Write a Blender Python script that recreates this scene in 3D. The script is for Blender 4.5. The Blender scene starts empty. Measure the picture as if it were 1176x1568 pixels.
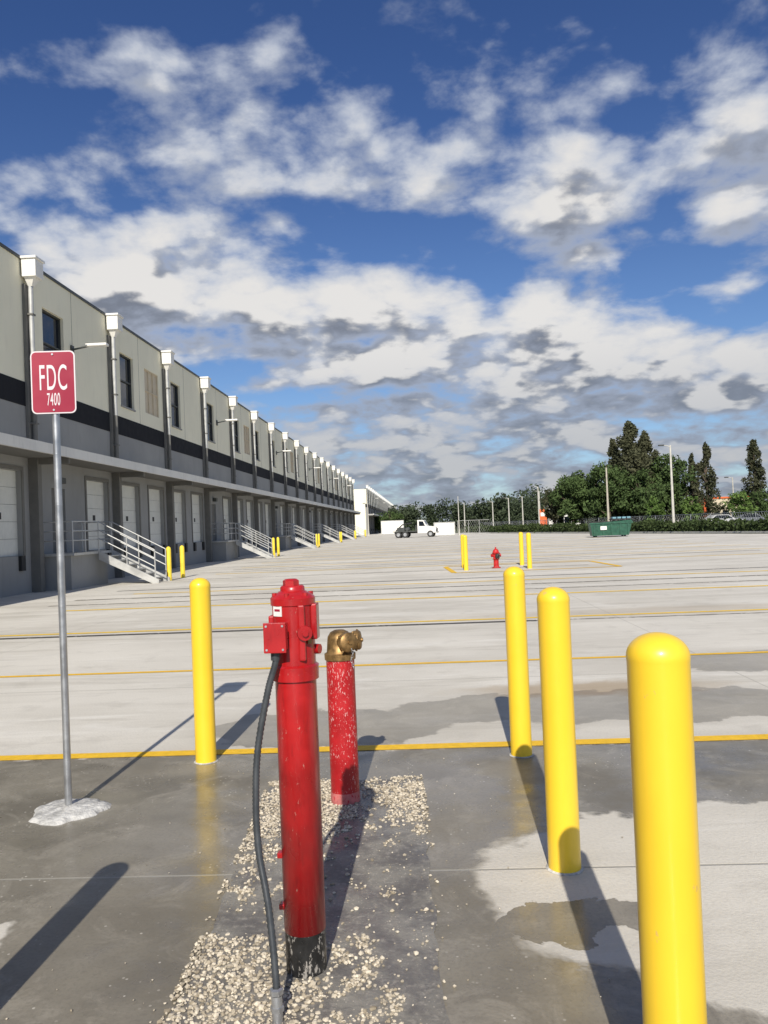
import bpy, math, random
import numpy as np
from mathutils import Vector, Matrix
scene=bpy.context.scene
random.seed(7)
YAW=0.0436
def S(X,Y):
    """survey frame (camera heading) -> site frame (building axis = +Y)"""
    return (X*.999-Y*YAW, X*YAW+Y*.999)
# ------------------------------------------------------------------ nodes
class NT:
    def __init__(s,nt): s.nt=nt; s.n=nt.nodes; s.l=nt.links
    def new(s,t,**k):
        n=s.n.new(t)
        for a,b in k.items(): setattr(n,a,b)
        return n
    def put(s,inp,v):
        if isinstance(v,bpy.types.NodeSocket): s.l.new(v,inp)
        else:
            if isinstance(v,(tuple,list)) and len(v)==3 and inp.type=='RGBA': v=(*v,1)
            inp.default_value=v
    def m(s,op,a,b=0.0,c=None,clamp=False):
        n=s.new('ShaderNodeMath',operation=op); n.use_clamp=clamp
        s.put(n.inputs[0],a)
        if op not in('ABSOLUTE','SQRT','FRACT','FLOOR','EXPONENT'): s.put(n.inputs[1],b)
        if c is not None: s.put(n.inputs[2],c)
        return n.outputs[0]
    def sep(s,v):
        n=s.new('ShaderNodeSeparateXYZ'); s.put(n.inputs[0],v); return n.outputs
    def comb(s,x,y,z):
        n=s.new('ShaderNodeCombineXYZ')
        for i,v in enumerate((x,y,z)): s.put(n.inputs[i],v)
        return n.outputs[0]
    def noise(s,vec,scale,detail=4,rough=.5,dist=0):
        n=s.new('ShaderNodeTexNoise'); s.put(n.inputs['Vector'],vec)
        n.inputs['Scale'].default_value=scale; n.inputs['Detail'].default_value=detail
        n.inputs['Roughness'].default_value=rough; n.inputs['Distortion'].default_value=dist
        return n.outputs[0]
    def voro(s,vec,scale):
        n=s.new('ShaderNodeTexVoronoi'); s.put(n.inputs['Vector'],vec); n.inputs['Scale'].default_value=scale
        return n.outputs[0]
    def ss(s,x,a,b,lo=0.0,hi=1.0):
        n=s.new('ShaderNodeMapRange',interpolation_type='SMOOTHSTEP')
        s.put(n.inputs[0],x)
        for i,v in enumerate((a,b,lo,hi)): s.put(n.inputs[i+1],v)
        return n.outputs[0]
    def mix(s,f,a,b,blend='MIX'):
        n=s.new('ShaderNodeMix',data_type='RGBA',blend_type=blend)
        s.put(n.inputs[0],f); s.put(n.inputs[6],a); s.put(n.inputs[7],b)
        return n.outputs[2]
    def scalev(s,v,k):
        n=s.new('ShaderNodeVectorMath',operation='MULTIPLY'); s.put(n.inputs[0],v); n.inputs[1].default_value=k
        return n.outputs[0]
    def bump(s,h,strength,dist):
        n=s.new('ShaderNodeBump'); s.put(n.inputs['Height'],h); n.inputs['Strength'].default_value=strength
        n.inputs['Distance'].default_value=dist; return n.outputs[0]
def newmat(name):
    m=bpy.data.materials.new(name); m.use_nodes=True
    t=NT(m.node_tree); b=m.node_tree.nodes['Principled BSDF']
    return m,t,b
def mat(name,col,rough=.6,metal=0,var=.12,scale=3.0,bump=0,bscale=40,dirt=0,dirtcol=(.12,.1,.08),chips=0,chipcol=(.75,.6,.55),coat=0,spec=.5,cs=55):
    m,t,b=newmat(name)
    tc=t.new('ShaderNodeTexCoord').outputs['Object']
    n=t.noise(tc,scale,3,.6)
    dark=tuple(c*(1-var) for c in col); lite=tuple(min(1,c*(1+var)) for c in col)
    c=t.mix(t.ss(n,.3,.7),dark,lite)
    if dirt:
        d=t.noise(t.scalev(tc,(6,6,1.2)),scale*1.5,4,.65)
        c=t.mix(t.m('MULTIPLY',t.ss(d,.5,.75),dirt),c,dirtcol)
    if chips:
        v=t.noise(t.scalev(tc,(1,1,.4)),cs,5,.7)
        v2=t.noise(tc,7,3,.6)
        v=t.m('ADD',v,t.m('MULTIPLY',t.m('SUBTRACT',v2,.5),.35))
        k=t.ss(v,.70-chips*.08,.73-chips*.08)
        c=t.mix(k,c,chipcol)
    t.put(b.inputs['Base Color'],c)
    b.inputs['Metallic'].default_value=metal
    b.inputs['Specular IOR Level'].default_value=spec
    t.put(b.inputs['Roughness'],t.ss(n,.3,.7,max(0.02,rough-.08),min(1,rough+.1)))
    if coat: b.inputs['Coat Weight'].default_value=coat; b.inputs['Coat Roughness'].default_value=.12
    if bump: t.put(b.inputs['Normal'],t.bump(t.noise(tc,bscale,3),.6,bump))
    return m
# ------------------------------------------------------------------ mesh builder
import bmesh
class MB:
    def __init__(s): s.v=[]; s.f=[]; s.mi=[]; s.sm=[]; s.mats=[]
    def mid(s,m):
        if m not in s.mats: s.mats.append(m)
        return s.mats.index(m)
    def add(s,vs,fs,m,smooth=False):
        o=len(s.v); s.v+= [tuple(v) for v in vs]; i=s.mid(m)
        for f in fs: s.f.append(tuple(a+o for a in f)); s.mi.append(i); s.sm.append(smooth)
    def box(s,x0,x1,y0,y1,z0,z1,m,R=None,c=(0,0,0)):
        vs=[(x,y,z) for z in(z0,z1) for y in(y0,y1) for x in(x0,x1)]
        if R is not None: vs=[R@Vector(v)+Vector(c) for v in vs]
        s.add(vs,[(0,2,3,1),(4,5,7,6),(0,1,5,4),(2,6,7,3),(0,4,6,2),(1,3,7,5)],m)
    def bbox(s,x0,x1,y0,y1,z0,z1,m,b=.01):
        bm=bmesh.new(); bmesh.ops.create_cube(bm,size=1)
        for v in bm.verts: v.co=Vector(((x0+x1)/2+v.co.x*(x1-x0),(y0+y1)/2+v.co.y*(y1-y0),(z0+z1)/2+v.co.z*(z1-z0)))
        bmesh.ops.bevel(bm,geom=list(bm.edges),offset=b,segments=2,affect='EDGES',profile=.6)
        bm.verts.index_update()
        s.add([v.co.copy() for v in bm.verts],[tuple(v.index for v in f.verts) for f in bm.faces],m); bm.free()
    def cyl(s,p0,p1,r0,r1=None,n=16,m=None,caps=True):
        r1=r0 if r1 is None else r1
        p0=Vector(p0); p1=Vector(p1); d=(p1-p0).normalized()
        a=Vector((1,0,0)) if abs(d.x)<.9 else Vector((0,1,0))
        e1=d.cross(a).normalized(); e2=d.cross(e1)
        ring=lambda p,r:[p+(e1*math.cos(2*math.pi*i/n)+e2*math.sin(2*math.pi*i/n))*r for i in range(n)]
        A=ring(p0,r0);B=ring(p1,r1)
        s.add(A+B,[(i,i+n,(i+1)%n+n,(i+1)%n) for i in range(n)],m,True)
        if caps:
            s.add(A,[tuple(range(n))],m); s.add(B,[tuple(range(n-1,-1,-1))],m)
    def lathe(s,c,prof,n=32,m=None,axis=None,smooth=True):
        c=Vector(c)
        if axis is None: R=Matrix.Identity(3)
        else: R=Vector((0,0,1)).rotation_difference(Vector(axis).normalized()).to_matrix()
        segs=[[prof[0]]]
        for i in range(1,len(prof)):
            if prof[i]==prof[i-1]: segs.append([prof[i]])
            else: segs[-1].append(prof[i])
        for sg in segs:
            if len(sg)<2: continue
            vs=[];fs=[]
            for r,z in sg:
                for i in range(n):
                    a=2*math.pi*i/n; vs.append(R@Vector((r*math.cos(a),r*math.sin(a),z))+c)
            for k in range(len(sg)-1):
                for i in range(n):
                    j=(i+1)%n; fs.append((k*n+i,k*n+j,(k+1)*n+j,(k+1)*n+i))
            s.add(vs,fs,m,smooth)
    def tube(s,pts,r,n=10,m=None,cyc=False):
        P=[Vector(p) for p in pts]; N=len(P); vs=[];fs=[]
        e=None
        for k in range(N):
            d=(P[(k+1)%N if cyc else min(k+1,N-1)]-P[(k-1)%N if cyc else max(k-1,0)]).normalized()
            if e is None:
                a=Vector((0,0,1)) if abs(d.z)<.9 else Vector((1,0,0)); e=d.cross(a).normalized()
            e=(e-d*e.dot(d)).normalized(); f=d.cross(e)
            rr=r[k] if isinstance(r,(list,tuple)) else r
            for i in range(n):
                a=2*math.pi*i/n; vs.append(P[k]+(e*math.cos(a)+f*math.sin(a))*rr)
        for k in range(N if cyc else N-1):
            k2=(k+1)%N
            for i in range(n):
                j=(i+1)%n; fs.append((k*n+i,k*n+j,k2*n+j,k2*n+i))
        s.add(vs,fs,m,True)
    def obj(s,name,loc=(0,0,0),rotz=0,parent=None):
        me=bpy.data.meshes.new(name); me.from_pydata(s.v,[],s.f)
        for m in s.mats: me.materials.append(m)
        me.polygons.foreach_set('material_index',s.mi); me.polygons.foreach_set('use_smooth',s.sm)
        me.update()
        o=bpy.data.objects.new(name,me); scene.collection.objects.link(o)
        o.location=loc; o.rotation_euler=(0,0,rotz)
        if parent: o.parent=parent
        return o
def empty(name):
    o=bpy.data.objects.new(name,None); scene.collection.objects.link(o); return o
def spline(pts,n=12):
    out=[];P=[Vector(p) for p in pts]; P=[P[0]*2-P[1]]+P+[P[-1]*2-P[-2]]
    for i in range(1,len(P)-2):
        for k in range(n):
            t=k/n; a,b,c,d=P[i-1:i+3]
            out.append(.5*((2*b)+(c-a)*t+(2*a-5*b+4*c-d)*t*t+(3*b-a-3*c+d)*t**3))
    out.append(P[-2]); return out
# ------------------------------------------------------------------ materials
M_cream=mat('cream_wall_paint',(.88,.84,.66),.9,var=.04,scale=.4,bump=.004,dirt=.12,dirtcol=(.5,.47,.38),spec=.2)
M_grey=mat('grey_wall_paint',(.31,.31,.30),.9,var=.07,scale=.5,bump=.004,dirt=.15,dirtcol=(.17,.17,.155),spec=.2)
M_band=mat('charcoal_band_paint',(.02,.021,.025),.85,var=.1,spec=.15)
M_pier=mat('grey_pier_paint',(.18,.175,.16),.85,var=.08,spec=.25)
M_white=mat('white_painted_metal',(.82,.80,.74),.45,var=.04,dirt=.15,dirtcol=(.4,.37,.3))
M_door=mat('dock_door_white',(.70,.70,.64),.5,var=.04,dirt=.2,dirtcol=(.35,.33,.3))
M_canopy=mat('canopy_metal',(.74,.72,.66),.5,var=.06,scale=.7,dirt=.2,dirtcol=(.35,.33,.28))
M_black=mat('black_rubber',(.02,.02,.02),.6)
M_glass=mat('dark_window_glass',(.012,.016,.025),.06,var=.1)
M_louv=mat('beige_louver',(.62,.53,.38),.6,var=.05)
M_galv=mat('galvanized_steel',(.48,.49,.5),.38,metal=.75,var=.15,scale=8)
M_rail=mat('galvanized_rail',(.50,.50,.48),.45,metal=.3,var=.1)
M_yel=mat('yellow_bollard_plastic',(.95,.63,.035),.36,var=.025,scale=2,dirt=.10,dirtcol=(.6,.40,.04),coat=.2,chips=.10,chipcol=(.75,.5,.12),cs=25)
M_yelpaint=mat('far_yellow_paint',(.92,.66,.05),.5)
M_red=mat('red_enamel_paint',(.42,.010,.012),.32,var=.18,scale=6,dirt=.35,dirtcol=(.16,.006,.008),chips=.55,chipcol=(.5,.22,.18),coat=.35,cs=75)
M_red2=mat('scuffed_red_paint',(.44,.012,.016),.42,var=.18,scale=6,dirt=.3,dirtcol=(.2,.01,.012),chips=1.35,chipcol=(.66,.36,.34),cs=110)
M_pink=mat('overspray_pink',(.55,.16,.15),.7,var=.2,scale=20,chips=1.5,chipcol=(.5,.02,.03),cs=60)
M_tar=mat('bitumen_coated_pipe',(.018,.018,.018),.35,var=.3,scale=20,chips=1.7,chipcol=(.32,.30,.27))
M_brass=mat('weathered_brass',(.30,.18,.07),.45,metal=.7,var=.3,scale=25,dirt=.6,dirtcol=(.10,.07,.03))
M_hose=mat('grey_flex_conduit',(.05,.055,.06),.4,var=.15,scale=20)
M_label=mat('label_white',(.8,.78,.74),.5)
M_signred=mat('sign_red',(.33,.012,.04),.4,var=.08)
M_signw=mat('sign_white',(.72,.66,.67),.45,var=.03)
M_conc=mat('fresh_concrete',(.50,.49,.46),.85,var=.3,scale=18,bump=.02,bscale=45)
M_roof=mat('roof_membrane',(.5,.5,.48),.9)
M_cop=mat('dark_coping',(.06,.065,.06),.5)

# ------------------------------------------------------------------ pavement
def pavement_material():
    m,t,b=newmat('concrete_pavement')
    pos=t.new('ShaderNodeNewGeometry').outputs['Position']
    x,y,z=t.sep(pos)
    nA=t.noise(pos,1.6,5,.55); nB=t.noise(pos,.35,3,.5)
    nC=t.noise(pos,9,4,.6)
    dx=t.m('MULTIPLY',t.m('SUBTRACT',nA,.5),.9); dxx=t.m('ADD',x,dx)
    nA2=t.noise(pos,2.3,5,.6,.4)
    dyy=t.m('ADD',y,t.m('MULTIPLY',t.m('SUBTRACT',nA2,.5),.7))
    def ell(cx,cy,rx,ry):
        cx,cy=S(cx,cy)
        a=t.m('DIVIDE',t.m('SUBTRACT',dxx,cx),rx); c=t.m('DIVIDE',t.m('SUBTRACT',dyy,cy),ry)
        return t.m('SUBTRACT',1.0,t.m('SQRT',t.m('ADD',t.m('MULTIPLY',a,a),t.m('MULTIPLY',c,c))))
    def mx(L):
        r=L[0]
        for q in L[1:]: r=t.m('MAXIMUM',r,q)
        return r
    wet=mx([t.m('SUBTRACT',5.80,t.m('ADD',y,t.m('MULTIPLY',t.m('SUBTRACT',nC,.5),.25))),
            ell(1.9,6.9,2.0,.62),ell(-.5,6.5,1.0,.6),ell(5.0,8.6,2.4,.75)])
    dry=mx([ell(1.95,3.45,1.6,1.0),ell(-2.6,3.3,1.0,.32),ell(4.2,4.2,1.2,.8)])
    dry=t.m('SUBTRACT',dry,t.m('MAXIMUM',t.m('MULTIPLY',ell(.75,3.2,.42,.17),2.0),0.0))
    field=t.m('MINIMUM',wet,t.m('MULTIPLY',dry,-1.0))
    wm=t.ss(field,-.02,.05)
    nearwet=t.ss(y,5.75,6.2,1.0,.6)
    wm=t.m('MULTIPLY',wm,nearwet)
    streak=t.noise(t.scalev(pos,(.09,.5,1)),1.0,6,.68)
    streak2=t.noise(t.scalev(pos,(.22,1.5,1)),1.0,5,.68,.8)
    c=t.mix(t.ss(nB,.3,.7),(.61,.572,.495),(.73,.69,.605))
    c=t.mix(t.m('MULTIPLY',t.ss(streak,.46,.66),.42),c,(.46,.425,.355))
    c=t.mix(t.m('MULTIPLY',t.ss(streak2,.52,.66),.38),c,(.40,.365,.30))
    c=t.mix(t.m('MULTIPLY',t.ss(nA2,.52,.72),.32),c,(.42,.39,.33))
    fine=t.noise(pos,60,3,.6)
    c=t.mix(t.m('MULTIPLY',t.ss(fine,.4,.7),.25),c,(.42,.395,.34))
    c=t.mix(t.m('MULTIPLY',t.ss(t.noise(t.scalev(pos,(.25,1.1,1)),1.3,6,.72,1.0),.52,.70),.5),c,(.80,.77,.70))
    fr=t.ss(field,-.45,0.0)
    c=t.mix(t.m('MULTIPLY',fr,.25),c,(.42,.39,.33))
    st=t.ss(ell(1.9,7.6,1.6,.42),0.0,.6)
    st2=t.ss(ell(5,13.5,6,.8),0.0,.6)
    c=t.mix(t.m('MULTIPLY',st,.6),c,(.36,.25,.13))
    c=t.mix(t.m('MULTIPLY',st2,.3),c,(.42,.33,.22))
    w=t.mix(t.ss(nA,.35,.65),(.165,.147,.112),(.255,.23,.18))
    w=t.mix(t.m('MULTIPLY',t.ss(nB,.4,.65),.5),w,(.30,.268,.21))
    w=t.mix(t.m('MULTIPLY',t.ss(t.noise(pos,3.1,6,.72,.8),.48,.66),.5),w,(.37,.335,.27))
    w=t.mix(t.m('MULTIPLY',t.ss(fine,.45,.7),.3),w,(.13,.115,.09))
    w=t.mix(t.m('MULTIPLY',st,.5),w,(.20,.12,.055))
    col=t.mix(wm,c,w)
    sp=t.voro(pos,24)
    spm=t.m('MULTIPLY',t.ss(sp,.10,.16,1.0,0.0),t.ss(nA2,.5,.60))
    near=t.ss(y,5.5,7.0,1.0,0.0)
    spm=t.m('MULTIPLY',spm,near)
    col=t.mix(t.m('MULTIPLY',spm,.8),col,(.6,.56,.48))
    def joint(v,off,per,w):
        f=t.m('FRACT',t.m('DIVIDE',t.m('SUBTRACT',v,off-per/2),per))
        d=t.m('MULTIPLY',t.m('ABSOLUTE',t.m('SUBTRACT',f,.5)),per)
        return t.ss(d,w*.5,w,1.0,0.0)
    j=t.m('MAXIMUM',joint(y,3.75,4.58,.010),t.m('MULTIPLY',joint(x,3.1,9.16,.010),.6))
    jc=t.mix(wm,(.33,.31,.26),(.40,.38,.32))
    col=t.mix(t.m('MULTIPLY',j,.7),col,jc)
    t.put(b.inputs['Base Color'],col)
    b.inputs['Specular IOR Level'].default_value=.35
    rw=t.ss(t.noise(pos,1.1,5,.65),.38,.62,.12,.45)
    rough=t.new('ShaderNodeMix'); t.put(rough.inputs[0],wm); t.put(rough.inputs[2],.92); t.put(rough.inputs[3],rw)
    t.put(b.inputs['Roughness'],rough.outputs[0])
    h=t.m('ADD',fine,t.m('MULTIPLY',nC,.8))
    h=t.m('SUBTRACT',h,t.m('MULTIPLY',j,2.0))
    bn=t.new('ShaderNodeBump'); t.put(bn.inputs['Height'],h); bn.inputs['Distance'].default_value=.004
    t.put(bn.inputs['Strength'],t.ss(wm,0,1,.6,.16))
    t.put(b.inputs['Normal'],bn.outputs[0])
    return m
M_pave=pavement_material()
pb=MB()
poly=[(-90,-40),(47,-40),(28,52),(12.5,127),(9,175),(2,420),(-90,420)]
pb.add([(*S(a,c),0) for a,c in poly],[tuple(range(len(poly)))],M_pave)
pb.obj('parking_lot_pavement')
M_grass=mat('grass_ground',(.07,.085,.03),.95,var=.4,scale=.15)
g=MB(); g.add([(-3000,-3000,-.03),(3000,-3000,-.03),(3000,3000,-.03),(-3000,3000,-.03)],[(0,1,2,3)],M_grass); g.obj('ground')

def linemat(name,col,wear):
    m,t,b=newmat(name)
    pos=t.new('ShaderNodeNewGeometry').outputs['Position']
    n=t.noise(pos,14,5,.7)
    n2=t.noise(pos,2,3,.6)
    a=t.m('MAXIMUM',t.ss(n,.42+wear*.1,.5+wear*.1,0.0,1.0),t.ss(n2,.45-wear*.1,.6,1.0,0.0))
    a=t.m('MULTIPLY',a,1.0,clamp=True)
    c=t.mix(t.ss(n,.3,.7),col,tuple(q*.8 for q in col))
    tr=t.new('ShaderNodeBsdfTransparent'); mx=t.new('ShaderNodeMixShader')
    t.put(b.inputs['Base Color'],c); b.inputs['Roughness'].default_value=.7
    t.put(mx.inputs[0],a); t.l.new(tr.outputs[0],mx.inputs[1]); t.l.new(b.outputs[0],mx.inputs[2])
    t.l.new(mx.outputs[0],m.node_tree.nodes['Material Output'].inputs[0])
    return m
ML=linemat('yellow_line_paint',(.93,.56,.025),-.9)
ML2=linemat('faded_yellow_line_paint',(.95,.62,.05),-.5)
MT=linemat('dark_tar_seam',(.10,.09,.075),-.1)
MT2=linemat('faint_seam',(.30,.265,.21),.5)
lb=MB()
def strip(x0,x1,y,w,m,z=.004): lb.add([(x0,y-w/2,z),(x1,y-w/2,z),(x1,y+w/2,z),(x0,y+w/2,z)],[(0,1,2,3)],m)
strip(-11,20,5.83,.13,ML)
strip(-11,20,9.32,.095,ML)
strip(-11,20,13.35,.14,ML2)
strip(-11,1.8,12.95,.17,MT); strip(1.8,20,12.95,.09,MT2)
for k,yy in enumerate((17.6,22,26.5,31,35.5,40,44.5,49,53.5,58,66,74)):
    if k not in(2,): strip(-8,16,yy,.18+.006*k,ML2)
    strip(-9,8+3*math.sin(k*2),yy+1.4,.16,MT if k in(1,6) else MT2)
    if k%3==0: strip(-9+2*k%5,14,yy+2.9,.25,MT2)
def seg(p,q,w,m,z=.004):
    p=Vector((*S(*p),z));q=Vector((*S(*q),z));n=(q-p).normalized().cross(Vector((0,0,1)))*w/2
    lb.add([p-n,q-n,q+n,p+n],[(0,1,2,3)],m)
for a,c in (((2.2,26),(7.6,26)),((7.6,26.1),(7.6,29.9)),((7.6,30),(2.2,30)),((2.2,29.9),(2.2,26.1))): seg(a,c,.18,ML,.008)
lb.obj('pavement_markings')

# gravel trench
mt,t,b=newmat('trench_wet_concrete')
pos=t.new('ShaderNodeNewGeometry').outputs['Position']
n=t.noise(pos,5,6,.65); n2=t.noise(pos,1.8,4)
c=t.mix(t.ss(n,.35,.65),(.14,.13,.12),(.26,.245,.21))
c=t.mix(t.m('MULTIPLY',t.ss(t.noise(pos,30,5,.7),.5,.7),.6),c,(.38,.35,.30))
c=t.mix(t.m('MULTIPLY',t.ss(t.voro(pos,60),.12,.22,1.0,0.0),t.ss(n,.42,.6)),c,(.5,.45,.37))
t.put(b.inputs['Base Color'],c)
t.put(b.inputs['Roughness'],t.ss(n2,.42,.6,.18,.6))
t.put(b.inputs['Normal'],t.bump(t.noise(pos,35,6,.7),.6,.010))
gb=MB()
rng=np.random.default_rng(3)
L=[];R=[]
for i in range(60):
    Y=-.6+i*(5.1+.6)/59
    L.append((*S(-.77+rng.normal(0,.008),Y),.004)); R.append((*S(.14+rng.normal(0,.007)+.01*max(0,Y-3),Y),.004))
vs=L+R; n_=len(L)
gb.add(vs,[(i,i+n_,i+1+n_,i+1) for i in range(n_-1)],mt)
gb.obj('trench_patch')
bm=bmesh.new(); bmesh.ops.create_icosphere(bm,subdivisions=1,radius=1); bm.verts.index_update()
iv=np.array([v.co[:] for v in bm.verts]); jf=np.array([[v.index for v in f.verts] for f in bm.faces]); bm.free()
from mathutils import noise as mn
P=[]
tries=0
while len(P)<14000 and tries<140000:
    tries+=1
    X=rng.uniform(-.80,.18); Y=rng.uniform(.6,5.15)
    d=mn.noise(Vector((X*3.1,Y*2.6,4)))*.9+mn.noise(Vector((X*11,Y*9,1)))*.8
    b_=-.75
    if Y>4.0: b_+=.98*min(1,(Y-4.0)/.4)*(1 if X>-.42 else .6)
    if X<-.5: b_+=.42
    if X<-.3 and Y>3.9: b_+=.35
    if 2.3<Y<3.25: b_+=.82*(1-max(0,Y-3.0)*3.)*(1 if X<.0 else .4)
    if Y<2.3: b_+=.6
    r2=(X+.35)**2+(Y-2.97)**2
    if abs(X+.348)<.08 and abs(Y-2.96)<.08: continue
    if r2<.06: b_+=.3
    if X>.03 and Y<4: b_-=.3
    if d+b_>rng.uniform(-.28,.28) or (rng.random()<.025): P.append((X,Y))
for i in range(260):
    P.append((rng.choice([-1,1])*abs(rng.normal(0,.5))+(-.31),rng.uniform(2.2,5.6)))
VV=[];FF=[]
for k,(X,Y) in enumerate(P):
    s_=(rng.uniform(.0028,.0088) if rng.random()<.8 else rng.uniform(.006,.012))
    if k>=len(P)-260: s_*=.5
    A=iv*rng.uniform(.5,1.25,iv.shape)*np.array([1.25,1,.7])*s_
    a=rng.uniform(0,6.28); ca,sa=math.cos(a),math.sin(a)
    A=A@np.array([[ca,-sa,0],[sa,ca,0],[0,0,1]])
    x,y=S(X,Y); A+=np.array([x,y,.003+s_*.3+(rng.random()**3)*.006])
    FF.append(jf+len(VV)*len(iv)); VV.append(A)
me=bpy.data.meshes.new('gravel'); me.from_pydata(np.vstack(VV).tolist(),[],np.vstack(FF).tolist())
mg,t,b=newmat('limestone_gravel')
ri=t.new('ShaderNodeNewGeometry').outputs['Random Per Island']
c=t.mix(ri,(.30,.25,.175),(.74,.66,.52)); t.put(b.inputs['Base Color'],c); b.inputs['Roughness'].default_value=.85
me.materials.append(mg); o=bpy.data.objects.new('gravel',me); scene.collection.objects.link(o)

# ------------------------------------------------------------------ bollards
def bollard(X,Y,r=.0725,h=1.29,m=None,n=48):
    m=m or M_yel
    q=MB()
    prof=[(r,0),(r,h-.075)]
    q.lathe((0,0,0),prof+[(r+.0008,h-.068),(r+.0012,h-.06)]+[(r*math.cos(a)+.0012*(1-a/1.57),h-.06+.06*math.sin(a)) for a in [i*math.pi/2/10 for i in range(1,11)]],n,m)
    q.lathe((0,0,0),[(r+.012,.001),(r+.007,.005),(r,.006)],n,M_conc)
    q.obj('safety_bollard',(*S(X,Y),0),rotz=random.random()*6)
bollard(-1.32,5.68); bollard(.875,5.53); bollard(.765,3.72,.074); bollard(.688,2.07,.078,1.30); bollard(-1.5,2.12)
for a in ((2.7,27.2),(2.78,28.8),(4.9,29),(4.78,26.8)): bollard(*a,r=.08,h=1.2,n=20)

# ------------------------------------------------------------------ indicator post (front red pipe)
def post_valve():
    q=MB(); r=.0755
    q.lathe((0,0,0),[(r-.002,-.05),(r-.002,.16)],40,M_tar)
    q.lathe((0,0,0),[(r-.002,.15),(r,.15),(r,1.06)],48,M_red)
    q.lathe((0,0,0),[(r,1.055),(r+.010,1.056)]+[(r+.010,1.056),(r+.011,1.105)]+[(r+.011,1.105),(r+.002,1.112)],48,M_red)
    q.lathe((0,0,0),[(r+.001,1.11),(r+.001,1.33)],48,M_red)
    q.lathe((0,0,0),[(r+.001,1.325),(r+.006,1.328)]+[(r+.006,1.328),(r+.007,1.352)]+[(r+.007,1.352),(r-.004,1.364),(r-.016,1.37)]+[(r-.016,1.37),(.045,1.378)]+[(.045,1.378),(.044,1.392),(.038,1.397)]+[(.038,1.397),(0,1.398)],48,M_red)
    q.lathe((-.005,0,0),[(.030,1.395),(.030,1.415)]+[(.030,1.415),(.02,1.421),(0,1.421)],6,M_red,smooth=False)
    for i in range(6):
        a=i*math.pi/3+.4; q.lathe((.068*math.cos(a),.068*math.sin(a),0),[(.009,1.35),(.009,1.372)]+[(.009,1.372),(0,1.372)],6,M_red,smooth=False)
    q.bbox(.067,.091,-.03,.03,1.2,1.33,M_red,.006)
    q.bbox(-.088,-.067,-.03,.03,1.2,1.29,M_red,.006)
    q.bbox(.03,.055,-.078,-.055,1.13,1.33,M_red,.006)
    q.cyl((.045,-.045,1.23),(.058,-.088,1.23),.030,.026,20,M_red); q.cyl((.058,-.088,1.23),(.061,-.097,1.23),.012,.012,6,M_red)
    q.cyl((.06,.02,1.16),(.092,.01,1.16),.02,.018,16,M_red)
    # tamper switch box
    q.bbox(-.078,-.006,-.132,-.066,1.175,1.272,M_red,.006)
    q.bbox(-.082,-.002,-.138,-.131,1.170,1.277,M_red,.003)
    for dx_ in(-.071,-.013):
        for dz_ in(1.182,1.265): q.cyl((dx_,-.137,dz_),(dx_,-.141,dz_),.004,.004,8,M_galv)
    q.box(-.021,.021,-.0015,.0015,-.021,.021,M_label,R=Matrix.Rotation(-.62,3,'Z'),c=(-.0445,-.0625,1.312))
    q.box(-.014,.014,-.0005,.0005,-.006,.002,M_signred,R=Matrix.Rotation(-.62,3,'Z'),c=(-.0457,-.0642,1.315))
    q.box(-.004,.012,-.0015,.0015,-.022,.022,M_brass,R=Matrix.Rotation(.9,3,'Z'),c=(.063,-.052,1.21))
    for zz,yy in((.42,-.09),(.235,-.09)): q.bbox(-.088,-.06,-.03,.0,zz-.010,zz+.010,M_red,.004)
    # conduit
    pts=[(-.048,-.10,1.175),(-.050,-.102,1.13),(-.080,-.11,1.03),(-.118,-.13,.834),(-.124,-.16,.66),(-.112,-.19,.50),(-.073,-.24,.336),(-.042,-.30,.13),(-.036,-.32,.04)]
    sp=spline(pts,26)
    rr=[.0122+.0011*(1 if i%2 else -1) for i in range(len(sp))]
    q.tube(sp,rr,12,M_hose)
    q.cyl((-.048,-.10,1.178),(-.050,-.101,1.14),.018,.016,14,M_hose)
    q.cyl((-.038,-.315,.085),(-.035,-.325,-.01),.018,.018,16,M_galv)
    for z_ in(.10,.045): q.lathe((-.037,-.318,z_),[(.023,-.008),(.023,.008)]+[(.023,.008),(.014,.012)],6,M_galv,smooth=False)
    q.obj('fire_valve_indicator_post',(*S(-.348,2.96),0),rotz=-YAW)
post_valve()
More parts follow.
